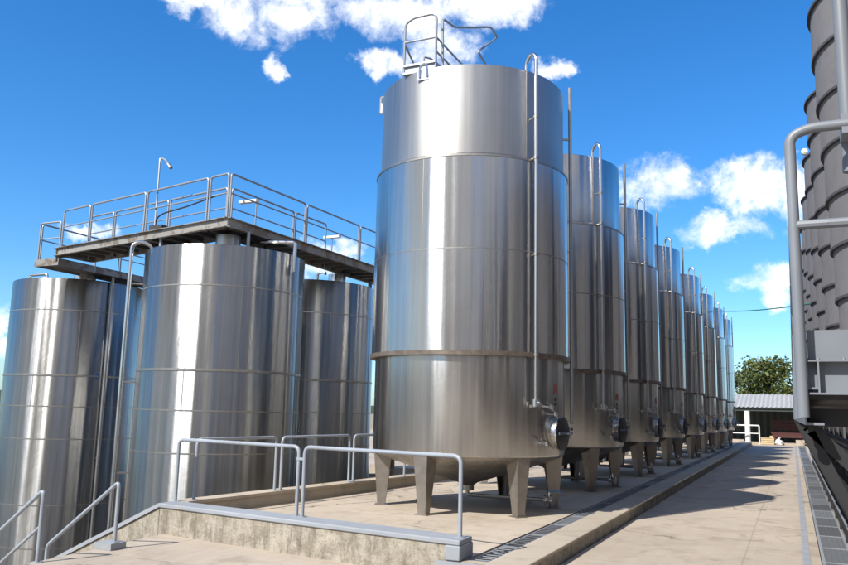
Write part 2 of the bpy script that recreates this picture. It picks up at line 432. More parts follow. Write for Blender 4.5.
def make_tank(loc, label):
    t = thing('steel_tank', loc, label, 'tank', 'tall steel tanks in the row on the plinth')
    LZ = lambda mb: mb.xf(Matrix.Translation((0,0,-GZ)))   # local z: base at plinth
    P = lambda n, mb, m, p=t, **k: part(n, LZ(mb), M[m], p, local=True, **k)
    s = MB().lathe([(RT, ZS1+.03), (RT, ZT-.012), (RT-.006, ZT), (RT-.03, ZT), (RT-.05, ZT-.02), (.35, ZT+.10), (.0, ZT+.11)], 128)
    P('upper_shell', s, 'upper')
    s = MB().lathe([(RT, ZS1+.075), (RT+.02, ZS1+.06), (RJ, ZS1+.012), (RJ, ZS3+.03)], 128); P('jacket', s, 'jacket')
    s = MB(); ring(s, RJ, ZS2, .016, .004)
    for an, z0, z1 in ((-96, ZS2+.01, ZS1), (-60, ZS3+.06, ZS2-.01), (-170, ZS2, ZS1), (100, ZS3+.05, ZS2), (20, ZS2+.01, ZS1), (-20, ZS3+.05, ZS2-.01)): arcstrip(s, RJ, an, .012, z0, z1, .002)
    P('jacket_seam', s, 'seam')
    s = MB(); ring(s, RJ-.003, ZS3, .065, .026); P('girth_band', s, 'rust_band')
    s = MB(); ring(s, RJ-.002, ZS1+.02, .03, .012); P('jacket_lip', s, 'seam')
    s = MB().lathe([(RT, ZS3+.02), (RT, ZB+.03), (RT-.012, ZB)], 128); P('lower_shell', s, 'shell')
    s = MB().lathe([(RT-.012, ZB), (RT-.09, ZB-.05), (RT-.28, ZB-.12), (.16, ZB-.46), (.10, ZB-.50), (.10, ZB-.58), (0, ZB-.58)], 96); P('bottom_cone', s, 'cone')
    for k in range(6):
        an = -96 + 60*k
        m_ = MB(); tw, bw = .115, .062
        def q(r, w_, z): return (r*math.cos(R(an)) - w_*math.sin(R(an)), r*math.sin(R(an)) + w_*math.cos(R(an)), z)
        # folded channel: outer web and two cheeks
        m_.hexa([q(1.385,-bw,GZ+.012),q(1.40,-bw,GZ+.012),q(1.40,bw,GZ+.012),q(1.385,bw,GZ+.012)], [q(1.46,-tw,ZB+.06),q(1.478,-tw,ZB+.06),q(1.478,tw,ZB+.06),q(1.46,tw,ZB+.06)])
        for sgn in (-1,1):
            m_.hexa([q(1.28,sgn*(bw-.012),GZ+.012),q(1.3845,sgn*(bw-.012),GZ+.012),q(1.3845,sgn*bw,GZ+.012),q(1.28,sgn*bw,GZ+.012)],
                    [q(1.20,sgn*(tw-.012),ZB-.085),q(1.458,sgn*(tw-.012),ZB-.0),q(1.458,sgn*tw,ZB-.0),q(1.20,sgn*tw,ZB-.085)])
        lg = P('leg', m_, 'leg')
        f_ = MB().add([q(1.24,-.1,GZ),q(1.44,-.1,GZ),q(1.44,.1,GZ),q(1.24,.1,GZ),q(1.24,-.1,GZ+.012),q(1.44,-.1,GZ+.012),q(1.44,.1,GZ+.012),q(1.24,.1,GZ+.012)],
                     [(3,2,1,0),(4,5,6,7),(0,1,5,4),(1,2,6,5),(2,3,7,6),(3,0,4,7)])
        part('foot_plate', LZ(f_), M['leg'], lg, local=True)
    # vent pipe with gooseneck over the rim
    va = -33
    ro = RJ + .07
    s = MB().tube([pol(RT-.10, va, ZT-.02), pol(RT-.10, va, ZT+.18), pol((RT-.10+ro)/2, va, ZT+.30), pol(ro, va, ZT+.20), pol(ro, va, .12), pol(RT+.02, va, .10)], .030, 12, .12)
    vp = P('vent_pipe', s, 'pipe')
    for zz in (4.4, ZS1+.05, 2.3, ZS3):
        c = MB().lathe([(.04, -.02), (.04, .02)], 14, pol(ro, va, zz)); c.bar(pol(RT, va, zz), pol(ro, va, zz), .02, .02); part('clamp', LZ(c), M['seam'], vp, local=True)
    c = MB().lathe([(.045, -.05), (.06,-.05),(.06, .05),(.045,.05)], 14, pol(ro, va, .15)); c.tube([pol(ro, va, .15), pol(ro+.1, va, .15)], .022, 8); part('valve', LZ(c), M['pipe'], vp, local=True)
    c = MB().bar(pol(RT-.01, va-1.6, .2), pol(RT-.01, va-1.6, ZS3-.05), .012, .02); 
    for z0, z1 in ((.2, ZS3-.05), (ZS3+.05, ZS1), ): arcstrip(c, RT if z0 < ZS3 else RJ, va-2.5, .02, z0, z1, .004)
    arcstrip(c, RT, va-2.5, .02, ZS1+.06, ZT, .004)
    P('pipe_shadow_strip', c, 'seam')  # raised dull strips stand in for the vent pipe's shadow and reflection
    # tall level pole on the far right flank
    la = 20; rp = RJ + .055
    s = MB().tube([pol(rp, la, -.15), pol(rp, la, ZT+.23)], .028, 10); lp_ = P('level_pole', s, 'dark_pipe')
    for zz in (-.1, .9, 2.6, 4.5):
        c = MB().bar(pol(RT-.0 if not ZS3<zz<ZS1 else RJ, la, zz), pol(rp+.03, la, zz), .03, .03); part('bracket', LZ(c), M['seam'], lp_, local=True)
    # man-hole on the road side
    ha = -7; hz = -.28
    Mx = Matrix.Rotation(R(ha), 4, 'Z') @ Matrix.Translation((RT-.04, 0, hz))
    h = MB().lathe([(.21, 0), (.23, 0), (.23, .09), (.25, .09), (.25, .115), (.20, .115), (.20, .02)], 40, axis='x').xf(Mx); hp = P('manhole', h, 'pipe')
    h = MB().lathe([(.24, .118), (.24, .135), (.19, .15), (.06, .165), (0, .167)], 40, axis='x').xf(Mx); part('hatch_door', LZ(h), M['rubber'], hp, local=True)
    h = MB(); h.bar((.175,-.26,0), (.175,.26,0), .02, .035); h.tube([(.17,0,0),(.24,0,0)], .014, 8); h.tube([(.24,-.08,0),(.24,.08,0)], .011, 8); h.tube([(.24,0,-.08),(.24,0,.08)], .011, 8); h.bar((.05,.26,.06),(.18,.26,.06),.03,.04)
    part('hatch_clamp', LZ(h.xf(Mx)), M['door'], hp, local=True)
    # small sampling taps
    for an, zz in ((-20, .10), (-16, -.0), (-24, -.42)):
        c = MB().tube([pol(RT-.01, an, zz), pol(RT+.13, an, zz)], .018, 8); c.lathe([(.03,-.03),(.03,.03)], 12, pol(RT+.09, an, zz)); c.bar(pol(RT+.09, an, zz+.03), pol(RT+.10, an-4, zz+.06), .02, .012); c.tube([pol(RT+.12, an, zz), pol(RT+.12, an, zz-.06)], .013, 8)
        P('tap', c, 'pipe')
    # paper tag with red frame and black figures
    c = MB(); sa = -9.5
    for z0, z1 in ((.30,.312),(.36,.372),(.42,.432)): arcstrip(c, RT, sa, .105, z0, z1, .003)
    for dz in (-1.8, 1.8): arcstrip(c, RT, sa+dz, .014, .30, .432, .0034)
    arcstrip(c, RT, sa, .03, .325, .41, .003)
    P('red_mark', c, 'red')
    c = MB()
    for z0 in (.12, .19): arcstrip(c, RT, sa-.2, .045, z0, z0+.045, .003)
    P('black_mark', c, 'black')
    # drain line with valve
    s = MB().tube([(0,0,ZB-.56), (0,0,-1.27), (.3,-.02,-1.27), (1.28, .0, -1.27)], .03, 10, .08); dp = P('drain_pipe', s, 'dark_pipe')
    c = MB().lathe([(.03,0),(.075,0),(.075,.03),(.05,.03),(.05,.10),(.075,.10),(.075,.13),(.03,.13)], 20, (1.24,0,-1.27), 'x'); c.tube([(1.31,0,-1.27),(1.31,0,-1.15)], .014, 8)
    dv = part('drain_valve', LZ(c), M['pipe'], dp, local=True)
    return t, dv

TX, TYS = -4.68, [12.005, 16.527, 20.98, 25.9, 31.2, 36.19, 40.94, 45.7]
TLAB = ['largest steel tank in the foreground, with a guard-railed platform on its top',
        'steel tank on legs directly behind the platform-topped foreground tank',
        'third steel tank from the front of the row on the plinth',
        'fourth steel tank from the front of the row on the plinth',
        'fifth steel tank of the row, where the green cable first touches',
        'sixth steel tank of the row, crossed near its top by the green cable',
        'narrow-looking second-last steel tank of the row on the plinth',
        'farthest steel tank of the row, nearest to the shed']
t1, dvalve = make_tank((TX, TYS[0], GZ), TLAB[0])
tanks = [t1]
for i in range(1, 8):
    c = copy_tree(t1); c.location = (TX + .011*(TYS[i]-TYS[0]), TYS[i], GZ); c['label'] = TLAB[i]; tanks.append(c); c.rotation_euler.z = R([0,-2.5,1.8,-1.2,2.4,-2,1.5,0][i])
    for ch in c.children:
        if ch.name.startswith('upper_shell'): ch.material_slots[0].link = 'OBJECT'; ch.material_slots[0].material = M['jacket']
# things only the first tank shows: blue valve handle, platform with guard rails
def TL(mb): return mb.xf(Matrix.Translation((-TX, -TYS[0], -GZ)))
hb = MB().bar((TX+1.31, TYS[0]-.01, -1.145), (TX+1.50, TYS[0]-.03, -1.13), .035, .018)
o = part('valve_handle', TL(hb), M['blue_plastic'], t1, local=True)
pf = MB()
x0, x1, y0, y1 = -5.30, -4.75, 10.60, 11.75
pf.box(x0, x1, y0, y0+.05, 5.17, 5.32); pf.box(x0, x1, y1-.05, y1, 5.17, 5.32); pf.box(x0, x0+.04, y0+.05, y1-.05, 5.20, 5.32); pf.box(x1-.04, x1, y0+.05, y1-.05, 5.20, 5.32)
pf.box(x0, x1, y0-.03, y0, 5.29, 5.325); pf.box(x0, x1, y0-.03, y0, 5.165, 5.20)
plat = part('top_platform', TL(pf), M['rail2'], t1, local=True)
d_ = MB()
for k in range(18): d_.box(x0+.04, x1-.04, y0+.06+k*.06, y0+.09+k*.06, 5.285, 5.315)
part('platform_deck', TL(d_), M['deck'], plat, local=True)
rl = MB(); r_ = .016
rl.tube([(x0+.01,y0,5.17),(x0+.01,y0,6.02),(x0+.15,y0,6.10),(x1,y0,6.11),(x1,y0,5.2)], .019, 10, .12)
rl.tube([(x0,y0,5.71),(x1,y0,5.71)], r_, 8)
rl.tube([(x1,y0,5.71),(x1,y1,5.71),(x1,y1,5.3)], r_, 8, .03); rl.tube([(x1,y0,5.36+.12),(x1,y1,5.36+.12)], r_, 8)
rl.tube([(x0,y0,5.71),(x0,y1-.5,5.36)], r_, 8); rl.tube([(x0+.0,y1-.4,5.3),(x0,y1-.4,5.80),(x0+.08,y1-.3,5.80),(x1-.1,y1+.25,5.45)], r_, 8, .03)
rl.tube([(-4.72,10.8,5.3),(-4.735,10.8,6.11),(-4.72,11.25,6.17),(-4.58,11.7,6.35),(-4.44,12.2,6.57),(-4.46,12.6,6.56),(-4.50,11.75,5.93),(-4.48,12.25,5.80),(-4.45,12.4,5.25)], .019, 10, .09)
part('guard_rail', TL(rl), M['rail2'], plat, local=True)
hk = MB(); hk.box(-5.02,-4.80,10.505,10.515,5.00,5.16); part('hook_plate', TL(hk.xf(Matrix.Translation((0,0,0)))), M['pipe'], plat, local=True)
hk = MB(); hk.tube([(-4.97,10.50,5.04),(-4.97,10.49,5.17),(-4.95,10.50,5.24),(-4.86,10.50,5.26),(-4.84,10.50,5.04)], .017, 8, .04); part('hook', TL(hk), M['pipe'], plat, local=True)
el = MB().tube([pol(RT-.12,-160,ZT-.05), pol(RT-.12,-160,ZT+.10), pol(RT+.06,-160,ZT+.10), pol(RT+.06,-160,ZT-.2)], .03, 10, .05)
part('overflow_elbow', el.xf(Matrix.Translation((0,0,-GZ))), M['pipe'], t1, local=True)

# ------------------------------------------------------------------ left-hand tanks in the sunken yard
def yard_tank(loc, label, extra):
    t = thing('yard_tank', loc, label, 'tank', 'steel tanks standing in the sunken yard')
    zt = 2.78; rr = 1.48
    LZ = lambda mb: mb.xf(Matrix.Translation((0,0,-YZ)))
    P = lambda n, mb, m, p=t: part(n, LZ(mb), M[m], p, local=True)
    P('shell', MB().lathe([(rr-.03, YZ+.10), (rr, YZ+.13), (rr, zt-.02), (rr-.008, zt), (rr-.03, zt+.004), (rr-.06,zt-.01), (.32, zt+.17), (0, zt+.18)], 128), 'old')
    s = MB()
    for z in (2.063, -.08, -.79, -2.2, -3.1): ring(s, rr, z, .022, .005)
    ring(s, rr, .606, .04, .012)
    for an, z0, z1 in ((-40, .63, 2.05), (-110, 2.08, 2.75), (-75, -.07, .58), (-140, -.77, -.1), (-25, -.77, -.1)): arcstrip(s, rr, an, .014, z0, z1, .002)
    P('weld_seam', s, 'seam')
    P('base_ring', MB().lathe([(rr-.12, YZ), (rr-.02, YZ), (rr-.02, YZ+.1), (rr-.12, YZ+.1)], 64), 'leg')
    for an, z0, z1, m_, r_ in extra.get('pipes', []):
        rp = rr + (.24 if m_ == 'goose' else .09)
        v = MB().tube([pol(rr-.12,an,zt-.02), pol(rr-.12,an,zt+.14), pol((rr+rp)/2-.04,an,zt+.22), pol(rp,an,zt+.14), pol(rp,an,z0)] if m_ == 'goose' else [pol(rp,an,z0), pol(rp,an,z1)], r_, 12, .09 if m_ == 'goose' else 0)
        vp = P('vent_pipe' if m_ == 'goose' else 'level_pole', v, 'pipe' if m_ == 'goose' else 'dark_pipe')
        for zz in (2.2, .4, -1.2):
            part('clamp', LZ(MB().bar(pol(rr-.005,an,zz), pol(rp+.02,an,zz), .03, .03)), M['seam'], vp, local=True)
    return t
ta = yard_tank((-15.64,14.06,YZ), 'steel tank at the left edge of the photo, under the lower end of the catwalk', dict(pipes=[(-17,-3.6,2.95,'pole',.035)]))
tb = yard_tank((-9.72,12.12,YZ), 'steel tank in the left middle, standing under the corner of the catwalk', dict(pipes=[(-138,-2.6,0,'goose',.036)]))
tcc = yard_tank((-10.19,15.87,YZ), 'steel tank seen in the gap between the left middle tank and the largest tank', {})
def addp(name, mb, m, t): return part(name, mb, M[m], t)
addp('top_neck', MB().lathe([(.24,2.72),(.24,2.93),(.27,2.93),(.27,2.96),(0,2.96)], 32, (-14.75,13.35,0)), 'pipe', ta)
addp('vent_elbow', MB().tube([(-16.25,13.1,2.75),(-16.25,13.1,2.95),(-15.75,13.15,2.97),(-15.72,13.15,2.8)], .03, 10, .05), 'pipe', ta)
addp('top_neck', MB().lathe([(.22,2.80),(.22,3.02),(0,3.02)], 32, (-9.1,11.35,0)), 'dark_pipe', tb)
addp('side_elbow', MB().tube([(-8.75,11.85,3.0),(-8.17,12.1,3.0),(-8.17,12.1,2.45)], .035, 10, .05), 'pipe', tb)
addp('top_neck', MB().lathe([(.2,2.80),(.2,3.03),(0,3.03)], 32, (-9.35,15.6,0)), 'pipe', tcc)
addp('vent_elbow', MB().tube([(-9.62,15.2,2.8),(-9.62,15.2,3.02),(-9.42,15.2,3.04),(-9.42,15.2,2.97)], .03, 10, .06), 'pipe', tcc)
ms = MB(); arcstrip(ms, 1.482, -22, .10, .55, .66, .004); ms.xf(Matrix.Translation((-15.64,14.06,0))); addp('blue_tag', ms, 'blue_plastic', ta)

# ------------------------------------------------------------------ catwalk over the yard tanks
cw = thing('catwalk', (-8.7, 10.8, 2.78), 'rusty grey steel catwalk with railings running over the left-hand tanks', 'catwalk')
Cn = Vector((-8.70, 10.80, 0)); Le = Vector((-14.0, 11.86, 0)); Re = Vector((-8.45, 17.2, 0))
dl = (Le-Cn).normalized(); dr = (Re-Cn).normalized(); nl = Vector((-dl.y, dl.x, 0)); nl = nl if nl.y > 0 else -nl; nr_ = Vector((-dr.y, dr.x, 0)); nr_ = nr_ if nr_.x < 0 else -nr_
WD = .80
zb, ztp = 3.05, 3.22
def V(p, z): return (p.x, p.y, z)
def channel(mb, p, q, inward):
    mb.bar(V(p,(zb+ztp)/2), V(q,(zb+ztp)/2), .012, ztp-zb)
    i = inward*-.025
    mb.bar(V(p+i,ztp-.007), V(q+i,ztp-.007), .068, .012); mb.bar(V(p+i,zb+.007), V(q+i,zb+.007), .068, .012)
innerC = Cn + nl*WD + nr_*WD
bm_ = MB(); channel(bm_, Cn, Le, nl); channel(bm_, innerC, Le+nl*WD, -nl); bm_.bar(V(Le,(zb+ztp)/2), V(Le+nl*WD,(zb+ztp)/2), .012, ztp-zb); part('edge_beam', bm_, M['beam'], cw)
bm_ = MB(); channel(bm_, Cn, Re, nr_); channel(bm_, innerC, Re+nr_*WD, -nr_); part('edge_beam', bm_, M['beam'], cw)
jo = MB()
for org, d, n_, L in ((Cn, dl, nl, (Le-Cn).length), (Cn, dr, nr_, (Re-Cn).length)):
    k = .25
    while k < L: 
        p = org + d*k; jo.bar(V(p+n_*.02, zb+.06), V(p+n_*(WD-.02), zb+.06), .05, .06); k += .42
part('joist', jo, M['deck'], cw)
dk = MB()
dk.add([V(Cn+nl*.01,ztp-.04), V(Le+nl*.01,ztp-.04), V(Le+nl*(WD-.01),ztp-.04), V(innerC,ztp-.04), V(Re+nr_*(WD-.01),ztp-.04), V(Re+nr_*.01,ztp-.04)] + [V(Cn+nl*.01,ztp-.02), V(Le+nl*.01,ztp-.02), V(Le+nl*(WD-.01),ztp-.02), V(innerC,ztp-.02), V(Re+nr_*(WD-.01),ztp-.02), V(Re+nr_*.01,ztp-.02)],
      [(0,1,2,3),(0,3,4,5),(6,9,8,7),(6,11,10,9),(0,6,7,1),(1,7,8,2),(2,8,9,3),(3,9,10,4),(4,10,11,5),(5,11,6,0)])
part('deck_plate', dk, M['deck'], cw)
def rail_run(pts, z0, h=.80, mids=(.45,), doubled=True):
    r_ = .019
    for a_, b_ in zip(pts[:-1], pts[1:]):
        d = (b_-a_).normalized()*.035
        p, q = a_+d, b_-d
        m_ = MB().tube([V(p,z0-.15), V(p,z0+h), V(q,z0+h), V(q,z0-.15)], r_, 8, .06)
        for mh in mids: m_.tube([V(p,z0+mh), V(q,z0+mh)], r_*.75, 8)
        part('railing', m_, M['rail2'], cw)
pl_ = [Cn + nl*.03 + dl*.03 + dl*s for s in (0, .55, 2.38, 4.24, 5.28)]
rail_run(pl_, ztp)
pr_ = [Cn + nr_*.03 + dr*.03 + dr*s for s in (0, 2.3, 4.35, 6.3)]
rail_run(pr_, ztp)
fl = [innerC + dl*s for s in (0.0, 1.75, 3.6, 4.5)]; rail_run([p - nl*.03 for p in fl], ztp, .8, (.42,))
fr = [innerC + dr*s for s in (0.0, 2.0, 3.2)]; rail_run([p - nr_*.03 for p in fr], ztp, .8, (.42,))
# lower arm over the left tank
lo = MB(); lx0, lx1, ly0, ly1 = -14.72, -14.02, 11.95, 18.5; l0, l1 = 2.88, 3.03
for x in (lx0, lx1): lo.bar((x,ly0,(l0+l1)/2), (x,ly1,(l0+l1)/2), .012, l1-l0)
lo.bar((lx0-.006,ly0,(l0+l1)/2), (lx1+.006,ly0,(l0+l1)/2), .012, l1-l0)
lo.bar((lx1+.05, 11.85, l0+.05),(lx1+.05, 11.85, ztp), .05,.03); lo.bar((-13.98,11.90,l1),(-13.86,12.5,l1+.17), .04,.04)
part('edge_beam', lo, M['beam'], cw)
part('deck_plate', MB().box(lx0+.007, lx1-.007, ly0+.007, ly1, l0+.05, l0+.08), M['deck'], cw)
rail_run([Vector((lx0+.02,ly0+.02,0)), Vector((lx1+.0,ly0+.02,0))], l1, .8)
rail_run([Vector((lx0+.02,ly0+.06,0)), Vector((lx0+.02,14.3,0)), Vector((lx0+.02,16.6,0))], l1, .8)
rail_run([Vector((lx1,12.9,0)), Vector((lx1,14.6,0)), Vector((lx1,16.4,0))], l1, .55)
for x_, y_, z_ in ((-10.55,11.22,2.75),(-8.62,11.30,2.75),(-10.6,11.95,2.8)):
    part('support_post', MB().tube([(x_,y_,z_),(x_,y_,zb+.01)], .03, 8), M['rail2'], cw)
for x_, y_ in ((-8.5,17.0),(-9.25,17.0),(-14.5,18.3)): part('support_column', MB().tube([(x_,y_,YZ),(x_,y_,zb+.01 if x_ > -14 else l0)], .05, 10), M['beam'], cw)
hs = MB(); 
pp = [Cn + nl*.05 + dl*s for s in (2.1, 1.9, 1.2, .5, .1)]
hs.tube([V(pp[0],ztp+.02), V(pp[0],ztp+.25), V(pp[1],ztp+.32), V(pp[2],ztp+.36), V(pp[3],ztp+.44), V(pp[4],ztp+.47)], .014, 8, .1)
solo('hose', hs, M['black'], 'thin black hose looped along the catwalk railing', 'hose')
# gooseneck lamp on the catwalk
gl = thing('gooseneck_lamp', (-10.75, 11.24, ztp), 'tall thin gooseneck pole with a hooked end rising from the catwalk', 'lamp')
part('pole', MB().tube([(-10.75,11.24,ztp),(-10.80,11.30,3.9),(-10.86,11.36,4.62),(-10.88,11.38,4.70),(-10.75,11.38,4.66),(-10.62,11.36,4.52)], .018, 8, .06), M['rail2'], gl)
part('lamp_head', MB().tube([(-10.65,11.365,4.55),(-10.56,11.35,4.46)], .032, 10), M['dark_pipe'], gl)
part('base_box', MB().box(-10.83,-10.52,11.18,11.32,ztp-.002,ztp+.10), M['walkdark'], gl)
for (x_, y_, z1, dx), lb in zip(((-8.98,11.95,3.80,-.35),(-9.22,15.1,3.78,.0)), ('small white lamp bar on a thin post behind the catwalk corner','small white lamp bar on a thin post near the largest tank, above the catwalk')):
    l_ = thing('lamp_bar', (x_,y_,ztp), lb, 'lamp', 'lamp bars on the catwalk')
    part('post', MB().tube([(x_,y_,ztp-.03),(x_,y_,z1)], .014, 8), M['rail2'], l_)
    part('lamp_tube', MB().box(x_-.2+dx*.5,x_+.2+dx*.5,y_-.05,y_+.05,z1,z1+.05), M['white'], l_)

# ------------------------------------------------------------------ drain grates
def grate(L, W, bars, nlong, bw, fr, mats):
    h = .006
    f_ = MB(); f_.box(-W/2, -W/2+fr, 0, L-.012, -h, 0); f_.box(W/2-fr, W/2, 0, L-.012, -h, 0)
    f_.box(-W/2+fr, W/2-fr, 0, .035, -h, -.001); f_.box(-W/2+fr, W/2-fr, L-.047, L-.012, -h, -.001)
    b_ = MB()
    for k in range(bars):
        y_ = .035 + (L-.082)*(k+.5)/bars; b_.box(-W/2+fr, W/2-fr, y_-bw, y_+bw, -h+.0005, -.001)
    for k in range(nlong):
        x_ = -W/2 + W*(k+1)/(nlong+1); b_.box(x_-.005, x_+.005, .035, L-.047, -h+.001, -.0015)
    a_ = f_.mesh('drain_grate'); a_.materials.append(M[mats[0]]); c_ = b_.mesh('bars'); c_.materials.append(M[mats[1]])
    return a_, c_
def lay(ms_, x, y0, y1, step, z, label, group):
    while y0 < y1:
        o = bpy.data.objects.new('drain_grate', ms_[0]); COL.objects.link(o); o.location = (x, y0, z); tagit(o, label, 'drain grate', group)
        c_ = bpy.data.objects.new('bars', ms_[1]); COL.objects.link(c_); c_.parent = o
        y0 += step
lay(grate(1.03, .218, 9, 0, .014, .024, ('grate', 'grate')), -2.89, 7.76, 54, 1.03, GZ-.004, 'galvanised slotted grate panel in the drain along the plinth edge', 'grate panels along the plinth edge')
lay(grate(1.2, .36, 26, 5, .008, .036, ('grate_frame', 'grate_dark')), .415, 7.2, 55.5, 1.2, RZ-.002, 'galvanised mesh grate panel in the long drain beside the road', 'grate panels in the road drain')

# ------------------------------------------------------------------ grey silos and the walkway on the right
def silo_r(z): return 1.215 + (z + 1.6)*(1.45-1.215)/6.6
def make_silo(label):
    t = thing('silo', (0,0,RZ), label, 'silo', 'grey banded silos beside the road')
    zs = [-1.6 + .60*k for k in range(12)]
    prof = []
    for z0, z1 in zip(zs[:-1], zs[1:]):
        prof += [(silo_r(z0)+.022, z0), (silo_r(z1)-.005, z1)]
    prof += [(silo_r(5.0)-.05, 5.02), (.4, 5.35), (0, 5.4)]
    part('silo_shell', MB().lathe(prof, 72).xf(Matrix.Translation((0,0,-RZ))), M['silo'], t, local=True)
    bn = MB()
    for z in zs[1:]: r_ = silo_r(z); bn.lathe([(r_-.01,z-.018),(r_+.032,z-.018),(r_+.032,z+.014),(r_-.01,z+.02)], 72)
    part('band', bn.xf(Matrix.Translation((0,0,-RZ))), M['silo_band'], t, local=True)
    part('base_ring', MB().lathe([(1.0,0.004),(1.2,.004),(1.2,.03),(1.0,.03)], 48), M['silo_band'], t, local=True)
    return t
sl = ['nearest grey banded silo, cut off by the top right corner of the photo', 'second nearest grey banded silo, just left of the cut-off one',
      'third grey banded silo from the camera, with a small white floodlight at its top', 'fourth grey banded silo from the camera on the right',
      'fifth grey banded silo from the camera on the right']
s0 = make_silo(sl[0]); s0.location = (1.87, 10.6, RZ)
for k in range(1, 11):
    c = copy_tree(s0); c.location = (1.87 + .0*k, 10.6 + 3.15*k, RZ); c['label'] = sl[k] if k < 5 else 'grey banded silo far down the right-hand row, mostly hidden by nearer ones'
    if k >= 5: c['group'] = 'far grey silos of the right-hand row'
fl_ = thing('floodlight', (.47, 16.7, 4.98), 'small white floodlight on a short mast on a silo top', 'floodlight')
part('mast', MB().tube([(.47,16.7,4.9),(.47,16.7,5.1)], .025, 8), M['white'], fl_)
part('lamp_head', MB().lathe([(.03,-.07),(.06,-.05),(.06,.04),(0,.05)], 16, (.44,16.65,5.14), 'y'), M['white'], fl_)
part('bracket_arm', MB().tube([(.47,16.7,5.02),(.60,16.7,5.05),(.60,16.7,5.16)], .014, 8, .03), M['white'], fl_)

wk = thing('walkway', (.5, 14, RZ), 'raised grey steel walkway with pipe railings and diagonal braces in the right foreground', 'walkway')
X0, Y0, Y1 = .05, 3.5, 34.0
FZ = .11
wx = .37
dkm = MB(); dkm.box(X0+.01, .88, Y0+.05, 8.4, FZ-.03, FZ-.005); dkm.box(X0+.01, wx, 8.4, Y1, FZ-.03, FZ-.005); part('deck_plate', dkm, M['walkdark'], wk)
ed = MB(); ed.box(X0-.006, X0, Y0, Y1, FZ-.13, FZ+.02); ed.box(X0, X0+.06, Y0+.001, Y1, FZ-.13, FZ-.12); ed.box(X0, X0+.05, Y0+.001, Y1, FZ+.008, FZ+.016); part('edge_beam', ed, M['walk'], wk)
eb = MB(); eb.box(X0+.012, .9, Y0+.03, Y0+.036, FZ-.005, FZ+.115); eb.box(X0+.012, .9, Y0-.02, Y0+.06, FZ+.115, FZ+.122); eb.box(X0+.012, .9, Y0-.02, Y0+.06, FZ-.012, FZ-.005); eb.box(X0+.045,X0+.052,Y0-.02,Y0+.03,FZ-.005,FZ+.115); part('end_channel', eb, M['walk'], wk)
ep = MB(); ep.box(X0+.016, .9, Y0+.05, Y0+.054, FZ+.122, FZ+.245); part('end_plate', ep, M['walk'], wk)
for x_ in (.10, .19, .27):
    part('bolt', MB().lathe([(.006,0),(.006,.008),(0,.009)], 8, (x_, Y0-.005, FZ+.122)), M['rail2'], wk)
# side railing as separate frames along the length
yy = Y0; k = 0
while yy < Y1-1.6:
    y2 = yy + 1.5
    f_ = MB().tube([(X0-.006,yy+.02,FZ-.1),(X0-.006,yy+.02,FZ+1.03),(X0-.006,y2-.02,FZ+1.03),(X0-.006,y2-.02,FZ-.1)], .018, 10, .08)
    f_.tube([(X0-.012,yy+.02,FZ+.66),(X0-.012,y2-.02,FZ+.66)], .017, 8)
    f_.box(X0-.018, X0-.008, yy+.04, y2-.04, FZ+.03, FZ+.17)
    part('side_railing', f_, M['walk'], wk); yy = y2
er = MB().tube([(X0-.012,Y0-.03,FZ-.10),(X0-.012,Y0-.03,FZ+1.03),(X0+.06,Y0-.03,FZ+1.06),(.9,Y0-.03,FZ+1.06)], .021, 12, .07)
er.tube([(X0-.012,Y0-.03,FZ+.66),(.9,Y0-.03,FZ+.66)], .019, 10); er.tube([(.9,Y0-.03,FZ-.1),(.9,Y0-.03,FZ+1.06)],.024,12)
part('end_railing', er, M['walk'], wk)
part('tall_post', MB().tube([(.262,Y0+.11,FZ+.9),(.262,Y0+.11,3.2)], .029, 12), M['walk'], wk)
part('post_clamp', MB().box(.23,.295,Y0-.045,Y0+.10,FZ+1.02,FZ+1.10), M['walk'], wk)
k = 0; yy = Y0+.15
while yy < Y1:
    b_ = MB()
    xw = .60
    b_.bar((X0+.01,yy,FZ-.14), (xw,yy,FZ-.14-(xw-X0)*1.0), .03, .05)
    b_.bar((X0+.01,yy,FZ-.16), (.60,yy,RZ+.35), .03, .04)
    b_.bar((xw,yy,FZ-.14), (xw,yy,RZ+.005), .05, .05)
    b_.bar((X0+.01,yy,FZ-.10),(xw,yy,FZ-.10),.05,.07)
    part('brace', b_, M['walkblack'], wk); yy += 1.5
lt = MB(); yy = Y0+.15
while yy < 31:
    lt.bar((.30,yy,-.40),(.58,yy+.75,RZ+.36),.025,.035); lt.bar((.58,yy+.75,RZ+.36),(.30,yy+1.5,-.40),.025,.035); yy += 1.5
lt.bar((.30,Y0,-.40),(.30,33,-.40),.045,.045); lt.bar((.57,Y0,RZ+.34),(.57,33,RZ+.34),.05,.06); lt.tube([(.45,Y0,-.2),(.45,33,-.2)],.03,8); lt.tube([(.53,Y0,-.3),(.53,33,-.3)],.02,8)
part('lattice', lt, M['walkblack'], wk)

ss = MB(); yy = Y0+.2
while yy < 33.5:
    ss.box(.615,.635,yy,yy+.07,RZ+.05,-.62); yy += .105
ss.box(.605,.66,Y0+.2,33.6,-.62,-.56); ss.box(.605,.66,Y0+.2,33.6,RZ+.006,RZ+.05)
part('slat_screen', ss, M['walkblack'], wk)  # added screen; its black stands in for the shaded interior under the deck
sq = MB()
for x_, z_, w_ in ((.335,-.30,.045),(.50,-.93,.04)): sq.box(x_,x_+w_,Y0+.16,33,z_-w_,z_)
part('long_beam', sq, M['walk'], wk)
cp = MB().tube([(.50,Y0,-1.0),(.50,33,-1.0)],.022,8); cp.tube([(.52,Y0,-1.22),(.52,33,-1.22)],.016,8)
part('conduit', cp, M['rail2'], wk)
